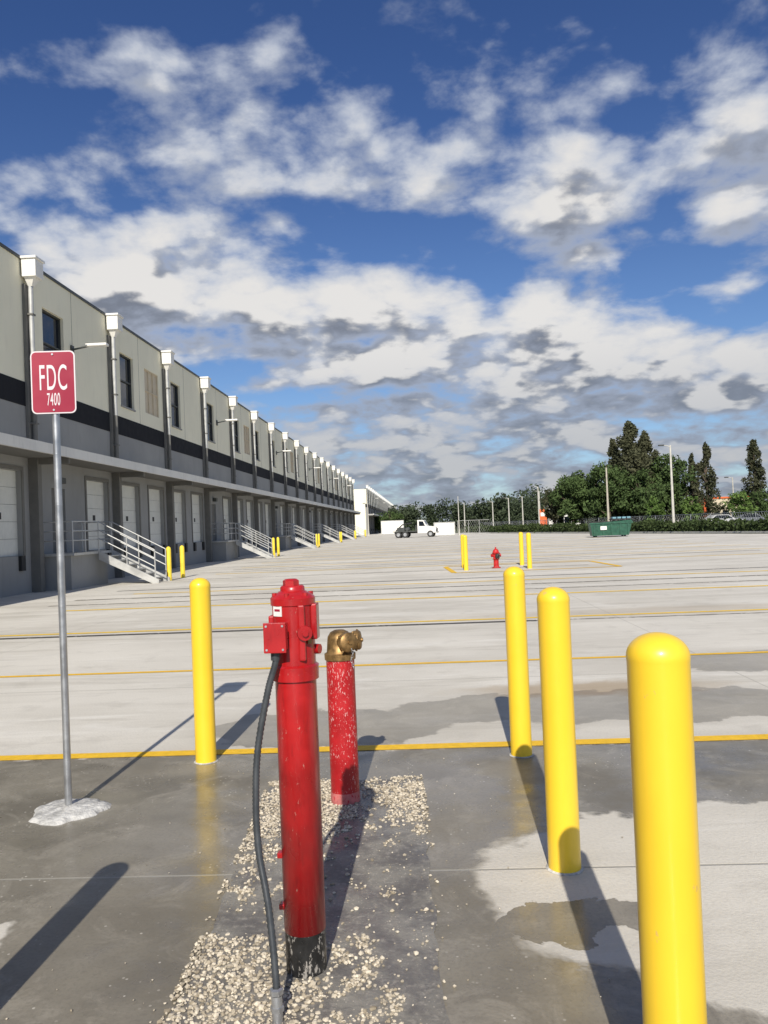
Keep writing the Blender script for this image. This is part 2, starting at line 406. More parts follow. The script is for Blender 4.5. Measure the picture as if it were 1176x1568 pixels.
# ------------------------------------------------------------------ fire dept. connection (rear red pipe)
def fdc():
    q=MB(); r=.083
    q.lathe((0,0,0),[(r,-.02),(r,.84)],40,M_red2)
    q.lathe((0,0,0),[(r+.003,.001),(r+.002,.05),(r+.0005,.065)],40,M_pink)
    q.lathe((0,0,0),[(r,.83),(r+.008,.832)]+[(r+.008,.832),(r+.009,.865)]+[(r+.009,.865),(r-.006,.875),(r-.010,.93),(r-.014,.965),(r-.03,.99),(.03,1.002),(0,1.004)],40,M_brass)
    for ang in(-.95,-.05):
        d=Vector((math.cos(ang),math.sin(ang),0.05)).normalized(); c=Vector((0,0,.935))
        q.lathe(c,[(.047,.03),(.047,.085)]+[(.047,.085),(.056,.088)]+[(.056,.088),(.057,.118)]+[(.057,.118),(.05,.126),(.02,.13),(0,.13)],28,M_brass,axis=d)
        e=d.cross(Vector((0,0,1))).normalized(); u=e.cross(d)
        for k in range(4):
            a=k*math.pi/2+.6; v=e*math.cos(a)+u*math.sin(a); p=c+d*.103+v*.056
            q.cyl(p,p+v*.013,.009,.006,8,M_brass)
        q.cyl(c+d*.128,c+d*.14,.012,.012,6,M_brass)
    for k in range(9):
        cx=.085+.006*math.sin(k); z0=.90-k*.013; pr=[]
        for i in range(10):
            a=2*math.pi*i/10; dd=math.cos(a)*.005
            pr.append((cx+(dd if k%2 else 0),-.105+(0 if k%2 else dd),z0+math.sin(a)*.009))
        q.tube(pr,.0016,6,M_galv,cyc=True)
    q.obj('fire_department_connection',(*S(-.292,4.74),0),rotz=-YAW)
fdc()
# ------------------------------------------------------------------ sign
def sign():
    par=empty('fire_connection_sign'); par.location=(*S(-1.925,4.76),0); par.rotation_euler=(0,0,.10)
    q=MB()
    q.lathe((0,0,0),[(.021,0),(.021,2.70)]+[(.021,2.70),(0,2.705)],20,M_galv)
    for zz in np.arange(.3,2.3,.3): q.lathe((0,0,0),[(.0212,zz),(.0218,zz+.004),(.0212,zz+.008)],20,M_galv)
    q.obj('post',parent=par)
    q=MB()
    def ring(R_,z):
        o=[]
        for i in range(48):
            a=2*math.pi*i/48; k=1+.08*math.sin(3*a+1)+.05*math.sin(7*a)+.03*math.sin(13*a+2)
            nn=mn.noise(Vector((R_*math.cos(a)*30,R_*math.sin(a)*30,1)))*.006
            o.append((R_*k*math.cos(a),R_*k*math.sin(a),max(.0,z+(nn if z>.01 else 0))))
        return o
    rs=[ring(.215,.0),ring(.2,.012),ring(.17,.020),ring(.13,.024),ring(.08,.03),ring(.02,.04)]
    vs=[v for r_ in rs for v in r_]
    q.add(vs,[(k*48+i,k*48+(i+1)%48,(k+1)*48+(i+1)%48,(k+1)*48+i) for k in range(5) for i in range(48)],M_conc,True)
    q.obj('footing',parent=par)
    def rrect(w,h,r,y0,y1,m,q):
        pts=[]
        for cx,cz,a0 in((w/2-r,h/2-r,0),(-w/2+r,h/2-r,90),(-w/2+r,-h/2+r,180),(w/2-r,-h/2+r,270)):
            for i in range(7):
                a=math.radians(a0+i*15); pts.append((cx+r*math.cos(a),cz+r*math.sin(a)))
        n=len(pts); zc=2.53
        A=[(x,y0,z+zc) for x,z in pts];B=[(x,y1,z+zc) for x,z in pts]
        q.add(A+B,[tuple(range(n)),tuple(range(2*n-1,n-1,-1))]+[(i,i+n,(i+1)%n+n,(i+1)%n) for i in range(n)],m)
    q=MB(); rrect(.258,.372,.03,-.026,-.0225,M_signw,q); rrect(.243,.357,.024,-.0275,-.0262,M_signred,q)
    for zz in(2.365,2.695): q.cyl((0,-.0275,zz),(0,-.032,zz),.006,.006,8,M_galv)
    q.obj('sign_plate',parent=par)
    def text(s,size,z,nm,sx):
        cu=bpy.data.curves.new(nm,'FONT'); cu.body=s; cu.size=size; cu.align_x='CENTER'; cu.extrude=.0004; cu.offset=.0006; cu.space_character=1.12
        o=bpy.data.objects.new(nm,cu); scene.collection.objects.link(o)
        bpy.context.view_layer.update()
        dg=bpy.context.evaluated_depsgraph_get(); me=bpy.data.meshes.new_from_object(o.evaluated_get(dg))
        bpy.data.objects.remove(o); mo=bpy.data.objects.new(nm,me); scene.collection.objects.link(mo)
        me.materials.clear(); me.materials.append(M_signw)
        mo.parent=par; mo.rotation_euler=(math.pi/2,0,0); mo.location=(0,-.0285,z); mo.scale=(sx,1,1)
    text('FDC',.215,2.485,'letters',.38); text('7400',.105,2.393,'number',.34)
sign()
# ------------------------------------------------------------------ hydrant
def hydrant():
    q=MB(); m=mat('hydrant_red',(.5,.02,.02),.4,var=.2,scale=10)
    q.lathe((0,0,0),[(.15,0),(.15,.03)]+[(.15,.03),(.1,.035)]+[(.1,.035),(.09,.12),(.09,.3)]+[(.09,.3),(.12,.3),(.12,.33)]+[(.12,.33),(.095,.335),(.1,.5)]+[(.1,.5),(.135,.5),(.135,.54)]+[(.135,.54),(.11,.545),(.1,.6),(.07,.65),(.03,.67),(.025,.67)],24,m)
    q.lathe((0,0,0),[(.028,.66),(.028,.73)]+[(.028,.73),(0,.73)],5,m,smooth=False)
    for d in((1,0,0),(-1,0,0)): q.lathe((0,0,.44),[(.05,.05),(.05,.13)]+[(.05,.13),(.06,.13),(.06,.17)]+[(.06,.17),(.0,.175)],16,m,axis=d)
    q.lathe((0,0,.42),[(.07,.05),(.07,.13)]+[(.07,.13),(.085,.13),(.085,.18)]+[(.085,.18),(.0,.19)],18,M_tar,axis=(0,-1,0))
    for d in((.175,0,.44),(-.175,0,.44)): q.box(d[0]-.02,d[0]+.02,-.015,.015,.425,.455,m)
    for i in range(8):
        a=i*math.pi/4; q.lathe((.128*math.cos(a),.128*math.sin(a),0),[(.012,.03),(.012,.05)]+[(.012,.05),(0,.05)],6,M_galv)
    q.obj('fire_hydrant',(*S(3.82,27.9),0),rotz=.3)
hydrant()

# ------------------------------------------------------------------ warehouse
def panel_wall(q,xf,xb,y0,y1,z0,z1,opens,m):
    ys=sorted({y0,y1,*[o[0] for o in opens],*[o[1] for o in opens]})
    for a,c in zip(ys[:-1],ys[1:]):
        op=[o for o in opens if o[0]<=a+1e-6 and o[1]>=c-1e-6]
        if not op: q.box(xb,xf,a,c,z0,z1,m)
        else:
            o=op[0]
            if o[2]>z0+1e-6: q.box(xb,xf,a,c,z0,o[2],m)
            if o[3]<z1-1e-6: q.box(xb,xf,a,c,o[3],z1,m)
def warehouse(xf,ystart,nb,top,stairs,depth=45):
    par=empty('warehouse_building')
    BW=6.75; yend=ystart+nb*BW
    up=[];dn=[];doors=[];wins=[];louv=[];mand=[]
    for k in range(nb):
        y=ystart+k*BW
        up.append((y+1.15,y+2.7,7.0,9.2)); wins.append(up[-1])
        if k%3==0: up.append((y+4.1,y+6.0,7.1,9.1)); louv.append(up[-1])
        if k in stairs:
            mand.append((y+1.4,y+2.4,1.15,3.3)); dn.append(mand[-1])
            doors.append((y+4.15,y+6.15,1.15,3.73)); dn.append(doors[-1])
        else:
            for a in(.8,4.1):
                doors.append((y+a,y+a+2.05,1.15,3.73)); dn.append(doors[-1])
    q=MB(); panel_wall(q,xf,xf-.3,ystart,yend,6.5,top,up,M_cream)
    q.obj('upper_wall',parent=par)
    q=MB(); panel_wall(q,xf,xf-.3,ystart,yend,0,5.75,dn,M_grey); q.obj('lower_wall',parent=par)
    q=MB(); q.box(xf-.3,xf+.012,ystart,yend,5.75,6.5,M_band); q.obj('dark_band',parent=par)
    q=MB(); q.box(xf-depth,xf-.32,ystart+.02,ystart+.3,0,top,M_cream); q.box(xf-depth,xf-.32,yend-.3,yend-.02,0,top,M_cream)
    q.box(xf-depth-.3,xf-depth-.002,ystart,yend,0,top,M_cream); q.box(xf-depth,xf-.32,ystart+.31,yend-.31,top-.9,top-.6,M_roof)
    q.obj('end_walls_and_roof',parent=par)
    q=MB(); q.box(xf-.34,xf+.05,ystart-.03,yend+.03,top,top+.09,M_cop); q.obj('roof_coping',parent=par)
    q=MB()
    for a,c,z0,z1 in wins:
        q.box(xf-.2,xf-.17,a,c,z0,z1,M_glass)
        for yy in(a,c-.05): q.box(xf-.17,xf-.10,yy,yy+.05,z0,z1,M_cop)
        for zz in(z0,z1-.05,(z0+z1)/2-.02): q.box(xf-.168,xf-.10,a+.052,c-.052,zz,zz+.05,M_cop)
        q.box(xf-.1,xf+.05,a-.03,c+.03,z0-.07,z0-.002,M_grey)
    q.obj('windows',parent=par)
    q=MB()
    for a,c,z0,z1 in louv:
        q.box(xf-.12,xf-.08,a,c,z0,z1,M_louv)
        for yy in np.linspace(a,c-.05,4): q.box(xf-.08,xf-.03,yy,yy+.05,z0,z1,M_louv)
        for zz in(z0,z1-.06,(z0+z1)/2): q.box(xf-.08,xf-.035,a+.06,c-.06,zz,zz+.05,M_louv)
    q.obj('louver_panels',parent=par)
    q=MB()
    for a,c,z0,z1 in doors:
        for i in range(5):
            h=(z1-z0)/5; q.box(xf-.2,xf-.16,a,c,z0+i*h+.005,z0+(i+1)*h-.005,M_door)
        q.box(xf-.22,xf-.2,a,c,z0,z1,M_pier)
        q.box(xf-.16,xf-.15,a+.9,a+1.12,2.25,2.45,M_black)
        q.box(xf+.002,xf+.1,a+.05,a+.3,.7,1.15,M_black); q.box(xf+.002,xf+.1,c-.3,c-.05,.7,1.15,M_black)
        q.box(xf,xf+.03,a-.12,a-.001,1.15,z1+.12,M_pier); q.box(xf,xf+.03,c+.001,c+.12,1.15,z1+.12,M_pier); q.box(xf,xf+.03,a,c,z1+.001,z1+.12,M_pier)
    for a,c,z0,z1 in mand: q.box(xf-.16,xf-.1,a,c,z0,z1,M_pier); q.box(xf-.1,xf-.05,c-.15,c-.1,2.1,2.25,M_galv)
    q.obj('dock_doors',parent=par)
    q=MB()
    q.box(xf+.014,xf+1.3,ystart,yend,4.14,4.20,M_pier)
    q.box(xf+1.3,xf+1.38,ystart,yend,4.10,4.40,M_canopy); q.box(xf+.014,xf+1.3,ystart,yend,4.20,4.30,M_canopy)
    q.obj('canopy',parent=par)
    q=MB()
    for k in range(nb+1):
        y=ystart+k*BW
        q.box(xf+.014,xf+.10,y-.17,y+.17,4.3,9.55,M_pier)
        q.box(xf+.002,xf+.30,y-.13,y+.13,0,4.138,M_pier)
        q.box(xf+.30,xf+1.25,y-.05,y+.05,3.94,4.138,M_pier)
        q.bbox(xf+.05,xf+.5,y-.27,y+.27,9.75,10.3,M_white,.02); q.bbox(xf+.03,xf+.54,y-.32,y+.32,10.3,10.38,M_white,.015)
        q.add([(xf+.1,y-.2,9.75),(xf+.4,y-.2,9.75),(xf+.4,y+.2,9.75),(xf+.1,y+.2,9.75),(xf+.16,y-.07,9.5),(xf+.28,y-.07,9.5),(xf+.28,y+.07,9.5),(xf+.16,y+.07,9.5)],[(0,1,5,4),(1,2,6,5),(2,3,7,6),(3,0,4,7)],M_white)
        q.cyl((xf+.2,y,6.4),(xf+.2,y,9.55),.075,None,12,M_rail,False)
        q.cyl((xf+.2,y,4.3),(xf+.2,y,6.4),.076,None,12,M_pier,False)
        for zz in(8.6,7.2,5.2): q.box(xf+.1,xf+.29,y-.10,y+.10,zz,zz+.05,M_pier)
        q.box(xf+.001,xf+.004,y+3.36,y+3.38,6.5,top,M_pier)
    q.obj('piers_and_downspouts',parent=par)
    q=MB()
    for k in stairs:
        y=ystart+k*BW+3.3
        z=8.25
        q.cyl((xf,y,z),(xf+.66,y,z+.12),.035,None,8,M_cop); q.bbox(xf+.55,xf+1.3,y-.14,y+.14,z+.08,z+.18,M_white,.03)
        q.box(xf+.001,xf+.06,y-.1,y+.1,z-.15,z+.15,M_cop)
        q.bbox(xf+.01,xf+.22,y-1.6,y-1.25,3.45,3.65,M_cop,.02)
    q.obj('wall_lamps',parent=par)
    return par
B0=24.4-6.75*5
stairs1=[5,8,11,14,17,20]
warehouse(-12.0,B0,23,10.3,stairs1)
p2=warehouse(-10.9,168,30,9.6,[3,9,15])
def stairs(y):
    q=MB(); xw=-11.98
    q.box(xw,xw+1.15,y-1.9,y+1.25,1.07,1.15,M_rail)
    q.box(xw+.03,xw+1.0,y-1.8,y+1.15,0,1.068,M_grey)
    x0=xw+1.16; n=7; run=.30; rise=1.15/n
    for i in range(n-1):
        zt=1.15-(i+1)*rise; q.box(x0+i*run,x0+i*run+.29,y+.052,y+1.148,zt-.04,zt,M_rail)
    xe=x0+(n-1)*run
    for yy in(y,y+1.15):
        th=.05; vs=[]
        for s_ in(0,th):
            vs+=[(x0,yy+s_,1.17),(x0,yy+s_,.87),(xe,yy+s_,0.0),(xe+.22,yy+s_,0.0),(xe+.22,yy+s_,.12)]
        q.add(vs,[(0,1,2,3,4),(9,8,7,6,5),(0,5,6,1),(1,6,7,2),(2,7,8,3),(3,8,9,4),(4,9,5,0)],M_rail)
        yc=yy+.025
        for hh in(1.0,.72,.44):
            q.cyl((x0,yc,1.15+hh),(xe+.1,yc,.12+hh),.02,None,8,M_rail)
        for f in(0,.5,1): 
            xx=x0+(xe+.1-x0)*f; zz=1.15-1.03*f; q.cyl((xx,yc,zz),(xx,yc,zz+1.0),.022,None,8,M_rail)
    for hh in(1.0,.7,.4):
        q.cyl((xw+1.1,y-1.85,1.15+hh),(xw+1.1,y+.02,1.15+hh),.02,None,8,M_rail)
        q.cyl((xw,y-1.85,1.15+hh),(xw+1.1,y-1.85,1.15+hh),.02,None,8,M_rail)
        q.cyl((xw,y+1.2,1.15+hh),(xw+1.1,y+1.2,1.15+hh),.02,None,8,M_rail)
    for px_,py_ in((xw+1.1,y-1.85),(xw+1.1,y-.9),(xw+1.1,y+1.2),(xw+.1,y+1.2),(xw+.1,y-1.85)): q.cyl((px_,py_,1.15),(px_,py_,2.15),.022,None,8,M_rail)
    q.obj('metal_dock_stairs')
for k in range(6):
    y=26.6+20.25*k
    stairs(y)
    for dy in(1.3,2.9):
        q=MB(); q.lathe((0,0,0),[(.085,0),(.085,1.1),(.07,1.16),(.03,1.19),(0,1.2)],18,M_yelpaint); q.obj('safety_bollard',(-8.85,y+dy,0))

# ------------------------------------------------------------------ vegetation
def foliage_mat(name,c0,c1,scale=.35):
    m,t,b=newmat(name)
    g_=t.new('ShaderNodeNewGeometry'); n=t.noise(g_.outputs['Position'],scale,3,.6)
    c=t.mix(t.ss(n,.35,.65),c0,c1)
    c=t.mix(g_.outputs['Random Per Island'],c,t.mix(.5,c,tuple(x*1.9 for x in c1)))
    t.put(b.inputs['Base Color'],c); b.inputs['Roughness'].default_value=.8
    b.inputs['Specular IOR Level'].default_value=.15
    return m
F_green=foliage_mat('oak_leaves',(.034,.055,.018),(.066,.10,.034))
F_bright=foliage_mat('young_leaves',(.05,.09,.02),(.10,.155,.04))
F_pine=foliage_mat('pine_needles',(.032,.038,.02),(.068,.07,.038))
F_far=foliage_mat('distant_leaves',(.03,.042,.024),(.05,.066,.036),.06)
F_hedge=foliage_mat('hedge_leaves',(.02,.035,.012),(.05,.07,.025),.8)
M_bark=mat('bark',(.12,.09,.065),.9,var=.3,scale=3,bump=.02)
def leaves(C,n,sz,rng):
    cen,rad=C
    idx=rng.integers(0,len(cen),n)
    d=rng.normal(size=(n,3)); d/=np.linalg.norm(d,axis=1)[:,None]
    rr=rng.random(n)**.45
    p=cen[idx]+d*rad[idx]*rr[:,None]
    a=rng.normal(size=(n,3)); a/=np.linalg.norm(a,axis=1)[:,None]
    b=np.cross(a,rng.normal(size=(n,3))); b/=np.linalg.norm(b,axis=1)[:,None]
    s=(rng.uniform(.6,1.4,n)*sz)[:,None]
    a=a*s;b=b*s*.6
    return np.stack([p-a*.5,p-b*.4+a*.05,p+a*.5,p+b*.4],1).reshape(-1,3)
def add_leaves(q,v,m):
    n=len(v)//4; q.add(v.tolist(),[(4*i,4*i+1,4*i+2,4*i+3) for i in range(n)],m)
def tree(name,X,Y,h,w,kind='broad',m=None,n=3500,seed=1,leaf=.34):
    rng=np.random.default_rng(seed); q=MB(); m=m or F_green
    tb=h*.2
    cen=[];rad=[]
    if kind=='broad':
        K=44
        while len(cen)<K:
            d=rng.normal(size=3); d/=np.linalg.norm(d); r=rng.random()**.4
            p=np.array([d[0]*w*.42*r,d[1]*w*.42*r,h*.52+d[2]*h*.38*r])
            if p[2]<h*.2 and rng.random()<.5: continue
            cen.append(p); rad.append(np.array([1,1,.8])*w*rng.uniform(.10,.20))
    elif kind=='pine':
        K=64
        for i in range(K):
            f=(i+.5)/K; z=h*(.08+.88*f); ww=w*.5*(1-f)**.7*(.75+.5*rng.random())
            a=rng.uniform(0,6.28); r=rng.uniform(.1,1)*ww
            cen.append(np.array([r*math.cos(a),r*math.sin(a),z])); rad.append(np.array([.15*w*(1.1-f*.75),.15*w*(1.1-f*.75),h*.075*(1.1-f*.4)]))
        for i in range(5):
            cen.append(np.array([rng.normal()*.04*w,rng.normal()*.04*w,h*(.84+.03*i)])); rad.append(np.array([.06*w*(1-i*.12),.06*w*(1-i*.12),h*.05]))
    cen=np.array(cen);rad=np.array(rad)
    tr=[(0,0,-.1),(.05*w*rng.normal()*.3,.0,h*.3),(.08*w*rng.normal()*.3,.02*w,h*.6),(0,0,h*.85)]
    sp=spline(tr,5); r0=h*.022+.05
    q.tube(sp,[r0*(1-.92*i/(len(sp)-1)) for i in range(len(sp))],8,M_bark)
    for c in cen[::2]:
        z0=max(tb*.7,min(c[2]-h*.12,h*.75)); a=Vector((0,0,z0)); e=Vector(c); mid=a.lerp(e,.5)+Vector((0,0,h*.02))
        q.tube([a,mid,e],[r0*.32,r0*.2,r0*.06],5,M_bark)
    add_leaves(q,leaves((cen,rad),n,leaf,rng),m)
    q.obj(name,(*S(X,Y),-.03),rotz=seed)
tree('casuarina_tree',29.6,96,13.0,9.0,'pine',F_pine,10500,3,.40)
tree('casuarina_tree',31.9,97,11.9,7.5,'pine',F_pine,7500,4,.40)
tree('casuarina_tree',28.3,98,11.2,5.5,'pine',F_pine,5000,46,.40)
tree('oak_tree',26.2,94,9.8,6.6,'broad',F_green,7500,5,.38)
tree('oak_tree',33.6,95,9.6,6.8,'broad',F_green,7500,6,.38)
tree('oak_tree',22.6,96,7.9,5.4,'broad',F_green,6000,7,.38)
tree('oak_tree',29.3,92,7.6,6.0,'broad',F_green,6000,17,.38)
tree('oak_tree',24.3,99,8.3,5.8,'broad',F_green,6000,18,.38)
tree('oak_tree',21.0,99,6.6,3.8,'broad',F_pine,3200,19,.36)
tree('oak_tree',35.6,97,6.5,4,'broad',F_bright,3600,8)
tree('slender_pine_tree',36.6,95,8.8,3.0,'pine',F_pine,3600,9)
tree('slender_pine_tree',38.3,95,10.0,4.4,'pine',F_pine,4600,10)
tree('slender_pine_tree',44.0,95,10.2,4.8,'pine',F_pine,4600,11)
tree('slender_pine_tree',46.6,93,8.6,4.4,'pine',F_pine,3600,12)
tree('young_tree',39.9,90,4.6,3.4,'broad',F_bright,2400,13,.28)
tree('young_tree',29.0,86,3.8,2.4,'broad',F_bright,1800,14,.28)
tree('young_tree',32.2,84,3.9,2.2,'broad',F_bright,1600,15,.28)
tree('young_tree',43.0,92,4.6,3.6,'broad',F_green,2400,16,.28)
def mass(name,pts,n,sz,m,seed):
    rng=np.random.default_rng(seed); cen=[];rad=[]
    for (X0,Y0,h0),(X1,Y1,h1) in zip(pts[:-1],pts[1:]):
        L_=math.hypot(X1-X0,Y1-Y0); K=max(3,int(L_/2.2))
        for i in range(K):
            f=rng.random(); h=(h0+(h1-h0)*f)*rng.uniform(.55,1.1)
            x,y=S(X0+(X1-X0)*f+rng.normal()*1.5,Y0+(Y1-Y0)*f+rng.normal()*3)
            r=h*rng.uniform(.28,.5)
            cen.append((x,y,max(h-r*.6,r*.4))); rad.append((r,r,r*.7))
            cen.append((x,y,h*.35)); rad.append((r*1.1,r*1.1,h*.4))
    q=MB(); add_leaves(q,leaves((np.array(cen),np.array(rad)),n,sz,rng),m); q.obj(name)
mass('distant_trees',[(-8,300,8),(8,265,8),(28,235,9),(45,200,10),(56,180,9.4)],30000,.95,F_far,21)
mass('distant_trees',[(27,185,8.6),(34,160,7.6),(44,150,5.6),(75,140,5.8),(100,130,6)],20000,.6,F_far,22)
def hedge():
    rng=np.random.default_rng(31); q=MB()
    A=np.array([31.5,46]);B=np.array([13.2,128]); n=26000
    f=rng.random(n); hh=1.0
    nrm=np.array([82,18.3])/84; p=A+(B-A)*f[:,None]+nrm*(rng.normal(0,.4,n)[:,None])
    z=rng.random(n)**.7*hh*(1+.12*np.sin(f*160)+.1*np.sin(f*57))
    x=p[:,0]*.999-p[:,1]*YAW; y=p[:,0]*YAW+p[:,1]*.999
    cen=np.stack([x,y,z],1); rad=np.full((n,3),.05)
    add_leaves(q,leaves((cen,rad),n,.26,rng),F_hedge)
    a=np.array(S(*A));c=np.array(S(*B)); nn=np.array([c[1]-a[1],-(c[0]-a[0])]);nn=nn/np.linalg.norm(nn)*.28
    vs=[(*(a-nn),0),(*(c-nn),0),(*(c+nn),0),(*(a+nn),0),(*(a-nn),.6),(*(c-nn),.6),(*(c+nn),.6),(*(a+nn),.6)]
    q.add(vs,[(0,1,5,4),(1,2,6,5),(2,3,7,6),(3,0,4,7),(4,5,6,7)],F_hedge); q.obj('hedge')
hedge()
q=MB(); a=Vector((*S(30.6,46),0)); c=Vector((*S(12.3,128),0)); nn=(c-a).normalized().cross(Vector((0,0,1)))*.08
vs=[a-nn,c-nn,c+nn,a+nn]; q.add([*(v for v in vs),*(v+Vector((0,0,.14)) for v in vs)],[(0,1,5,4),(1,2,6,5),(2,3,7,6),(3,0,4,7),(4,5,6,7)],M_conc)
q.obj('kerb')
def fence(name,P0,P1,h,step,m,wires=True):
    q=MB(); a=Vector((*S(*P0),0));c=Vector((*S(*P1),0)); L_=(c-a).length; d=(c-a)/L_
    for i in range(int(L_/step)+1):
        p=a+d*i*step; q.cyl(p,p+Vector((0,0,h)),.035,None,6,m)
    for z in(.1,h-.03): q.cyl(a+Vector((0,0,z)),c+Vector((0,0,z)),.022,None,6,m)
    if wires:
        k=int(L_/.30)
        for i in range(k):
            p=a+d*i*.30
            for s_ in(-1,1):
                e=p+d*s_*h*.5+Vector((0,0,h)); 
                q.cyl(p,e,.008,None,3,m,False)
    q.obj(name)
fence('chain_link_fence',(33,50),(16,130),1.6,3,M_galv)
fence('chain_link_fence',(10.2,112),(14.6,112),2.0,1.5,M_rail)
M_pole=mat('concrete_pole',(.55,.53,.47),.8)
M_wood=mat('utility_pole_wood',(.46,.42,.34),.9)
def lamp(X,Y,h,arm=1.0,m=None,name='street_lamp',r=.11):
    q=MB(); m=m or M_pole
    q.cyl((0,0,-.03),(0,0,.5),r*1.7,r*1.6,12,m); q.cyl((0,0,.5),(0,0,h),r,r*.6,12,m)
    if arm:
        q.tube([(0,0,h-.15),(-.35*arm,0,h-.02),(-.7*arm,0,h)],.035,8,m); q.bbox(-1.15*arm,-.62*arm,-.14,.14,h-.03,h+.09,M_cop,.03)
    else: q.lathe((0,0,0),[(r*.6,h),(r*.3,h+.08),(0,h+.1)],10,m)
    q.obj(name,(*S(X,Y),0))
lamp(25.9,72,7.85,.9,r=.13)
lamp(23.7,85,6.8,0,M_wood,'utility_pole',.13); lamp(23.0,100,6.5,0,M_wood,'utility_pole',.12)
lamp(21.2,110,6.2,.8,r=.12); lamp(10.1,109,5.2,0,M_pole,'flag_pole',.07); lamp(20.2,130,5.4,.9,r=.12); lamp(17.6,130,4.9,.8,r=.11); lamp(22.6,131,5.6,.8,r=.12); lamp(15,150,5.4,.8,r=.12)
lamp(41.8,96,5.8,.8,r=.1); lamp(-3,150,6,.8,r=.1); lamp(25.6,132,6.4,.9,r=.12); lamp(49,98,6.0,.9,r=.1); lamp(40.2,110,7.4,.9,r=.1)
def dumpster():
    m=mat('dumpster_green',(.012,.085,.05),.5,var=.2,scale=4,dirt=.3); lb_=mat('recycling_blue',(.15,.3,.36),.6); q=MB()
    vs=[(-1.6,-.9,.12),(1.3,-.9,.12),(1.3,.9,.12),(-1.6,.9,.12),(-1.75,-.95,1.15),(1.6,-.95,1.35),(1.6,.95,1.35),(-1.75,.95,1.15)]
    q.add(vs,[(0,3,2,1),(0,1,5,4),(1,2,6,5),(2,3,7,6),(3,0,4,7)],m)
    q.box(-1.8,1.65,-1.0,-.95,1.08,1.2,m)
    for x in(-1.5,-.8,-.1,.6,1.2): q.box(x,x+.1,-1.0,-.90,.14,1.12,m)
    for x in(-1.3,1.0):
        for y in(-.7,.7): q.cyl((x,y-.04,.08),(x,y+.04,.08),.085,None,12,M_black)
    q.bbox(-1.75,-.1,-.93,.95,1.2,1.28,M_black,.03); 
    q.bbox(.0,1.55,-.93,.95,1.38,1.46,M_black,.03)
    for i in range(4): q.bbox(.05+i*.38,.35+i*.38,-.95,.1,1.47,1.62,lb_,.04)
    q.box(-.95,-.45,-1.005,-1.001,.6,.9,M_label)
    q.obj('dumpster',(*S(18.7,66.5),0),rotz=-.1)
dumpster()
def wheel(q,x,y,r,w=.24):
    q.cyl((x,y-w/2,r),(x,y+w/2,r),r,None,18,M_black); q.cyl((x,y-w/2-.006,r),(x,y-w/2,r),r*.55,None,14,M_galv); q.cyl((x,y+w/2,r),(x,y+w/2+.006,r),r*.55,None,14,M_galv)
def prism(q,prof,y0,y1,m):
    n=len(prof); q.add([(x,y0,z) for x,z in prof]+[(x,y1,z) for x,z in prof],[tuple(range(n)),tuple(range(2*n-1,n-1,-1))]+[(i,i+n,(i+1)%n+n,(i+1)%n) for i in range(n)],m)
def truck():
    q=MB()
    prism(q,[(.55,.55),(2.9,.55),(2.95,1.05),(2.85,1.3),(1.75,1.45),(1.35,2.2),(.6,2.25),(.55,2.2)],-1,1,M_white)
    for s_ in(-1.004,1.0): prism(q,[(.75,1.45),(1.55,1.45),(1.28,2.05),(.75,2.08)],s_,s_+.004,M_glass)
    q.add([(1.72,-.85,1.5),(1.72,.85,1.5),(1.40,.8,2.12),(1.40,-.8,2.12)],[(0,1,2,3)],M_glass)
    q.box(2.95,3.05,-1,1,.5,.72,M_galv); q.box(2.955,2.97,-.6,.6,.75,1.1,M_black)
    q.box(-2.6,.5,-.45,.45,.55,.75,M_black); q.box(-2.7,.45,-1.05,1.05,.76,.86,M_cop)
    q.box(.3,.44,-1.05,1.05,.86,1.6,M_cop); q.box(-2.2,-1.2,-.7,.7,.86,1.35,M_cop); q.cyl((-.9,-.6,1.1),(-.9,.6,1.1),.24,None,14,M_cop)
    q.tube([(-2.5,0,.9),(-1.6,0,1.7),(-.3,0,1.9)],.08,8,M_black)
    for x in(2.2,-1.1,-2.0):
        for y in(-.92,.92): wheel(q,x,y,.42)
    q.obj('flatbed_truck',(*S(3.9,105),0),rotz=-.15)
truck()
def car(X,Y,col,rot,name='parked_car'):
    q=MB(); m=mat('car_paint',col,.3,var=.03,coat=.5)
    prism(q,[(-2.1,.3),(2.1,.3),(2.2,.6),(2.05,.82),(1.1,.95),(-1.8,1.0),(-2.15,.9),(-2.2,.6)],-.88,.88,m)
    prism(q,[(1.05,.95),(.35,1.42),(-1.1,1.45),(-1.75,1.0)],-.78,.78,m)
    for s_ in(-.784,.78): prism(q,[(.85,.98),(.3,1.36),(-1.0,1.38),(-1.5,1.02)],s_,s_+.004,M_glass)
    q.add([(1.04,-.7,.985),(1.04,.7,.985),(.42,.65,1.40),(.42,-.65,1.40)],[(0,1,2,3)],M_glass)
    for x in(-1.35,1.35):
        for y in(-.82,.82): wheel(q,x,y,.33,.2)
    q.box(2.1,2.21,.5,.8,.62,.76,M_label); q.box(2.1,2.21,-.8,-.5,.62,.76,M_label)
    q.obj(name,(*S(X,Y),-.02),rotz=rot)
car(37.0,88,(.6,.6,.6),.1); car(41,90,(.15,.16,.18),.1); car(46,91,(.5,.5,.48),.05)
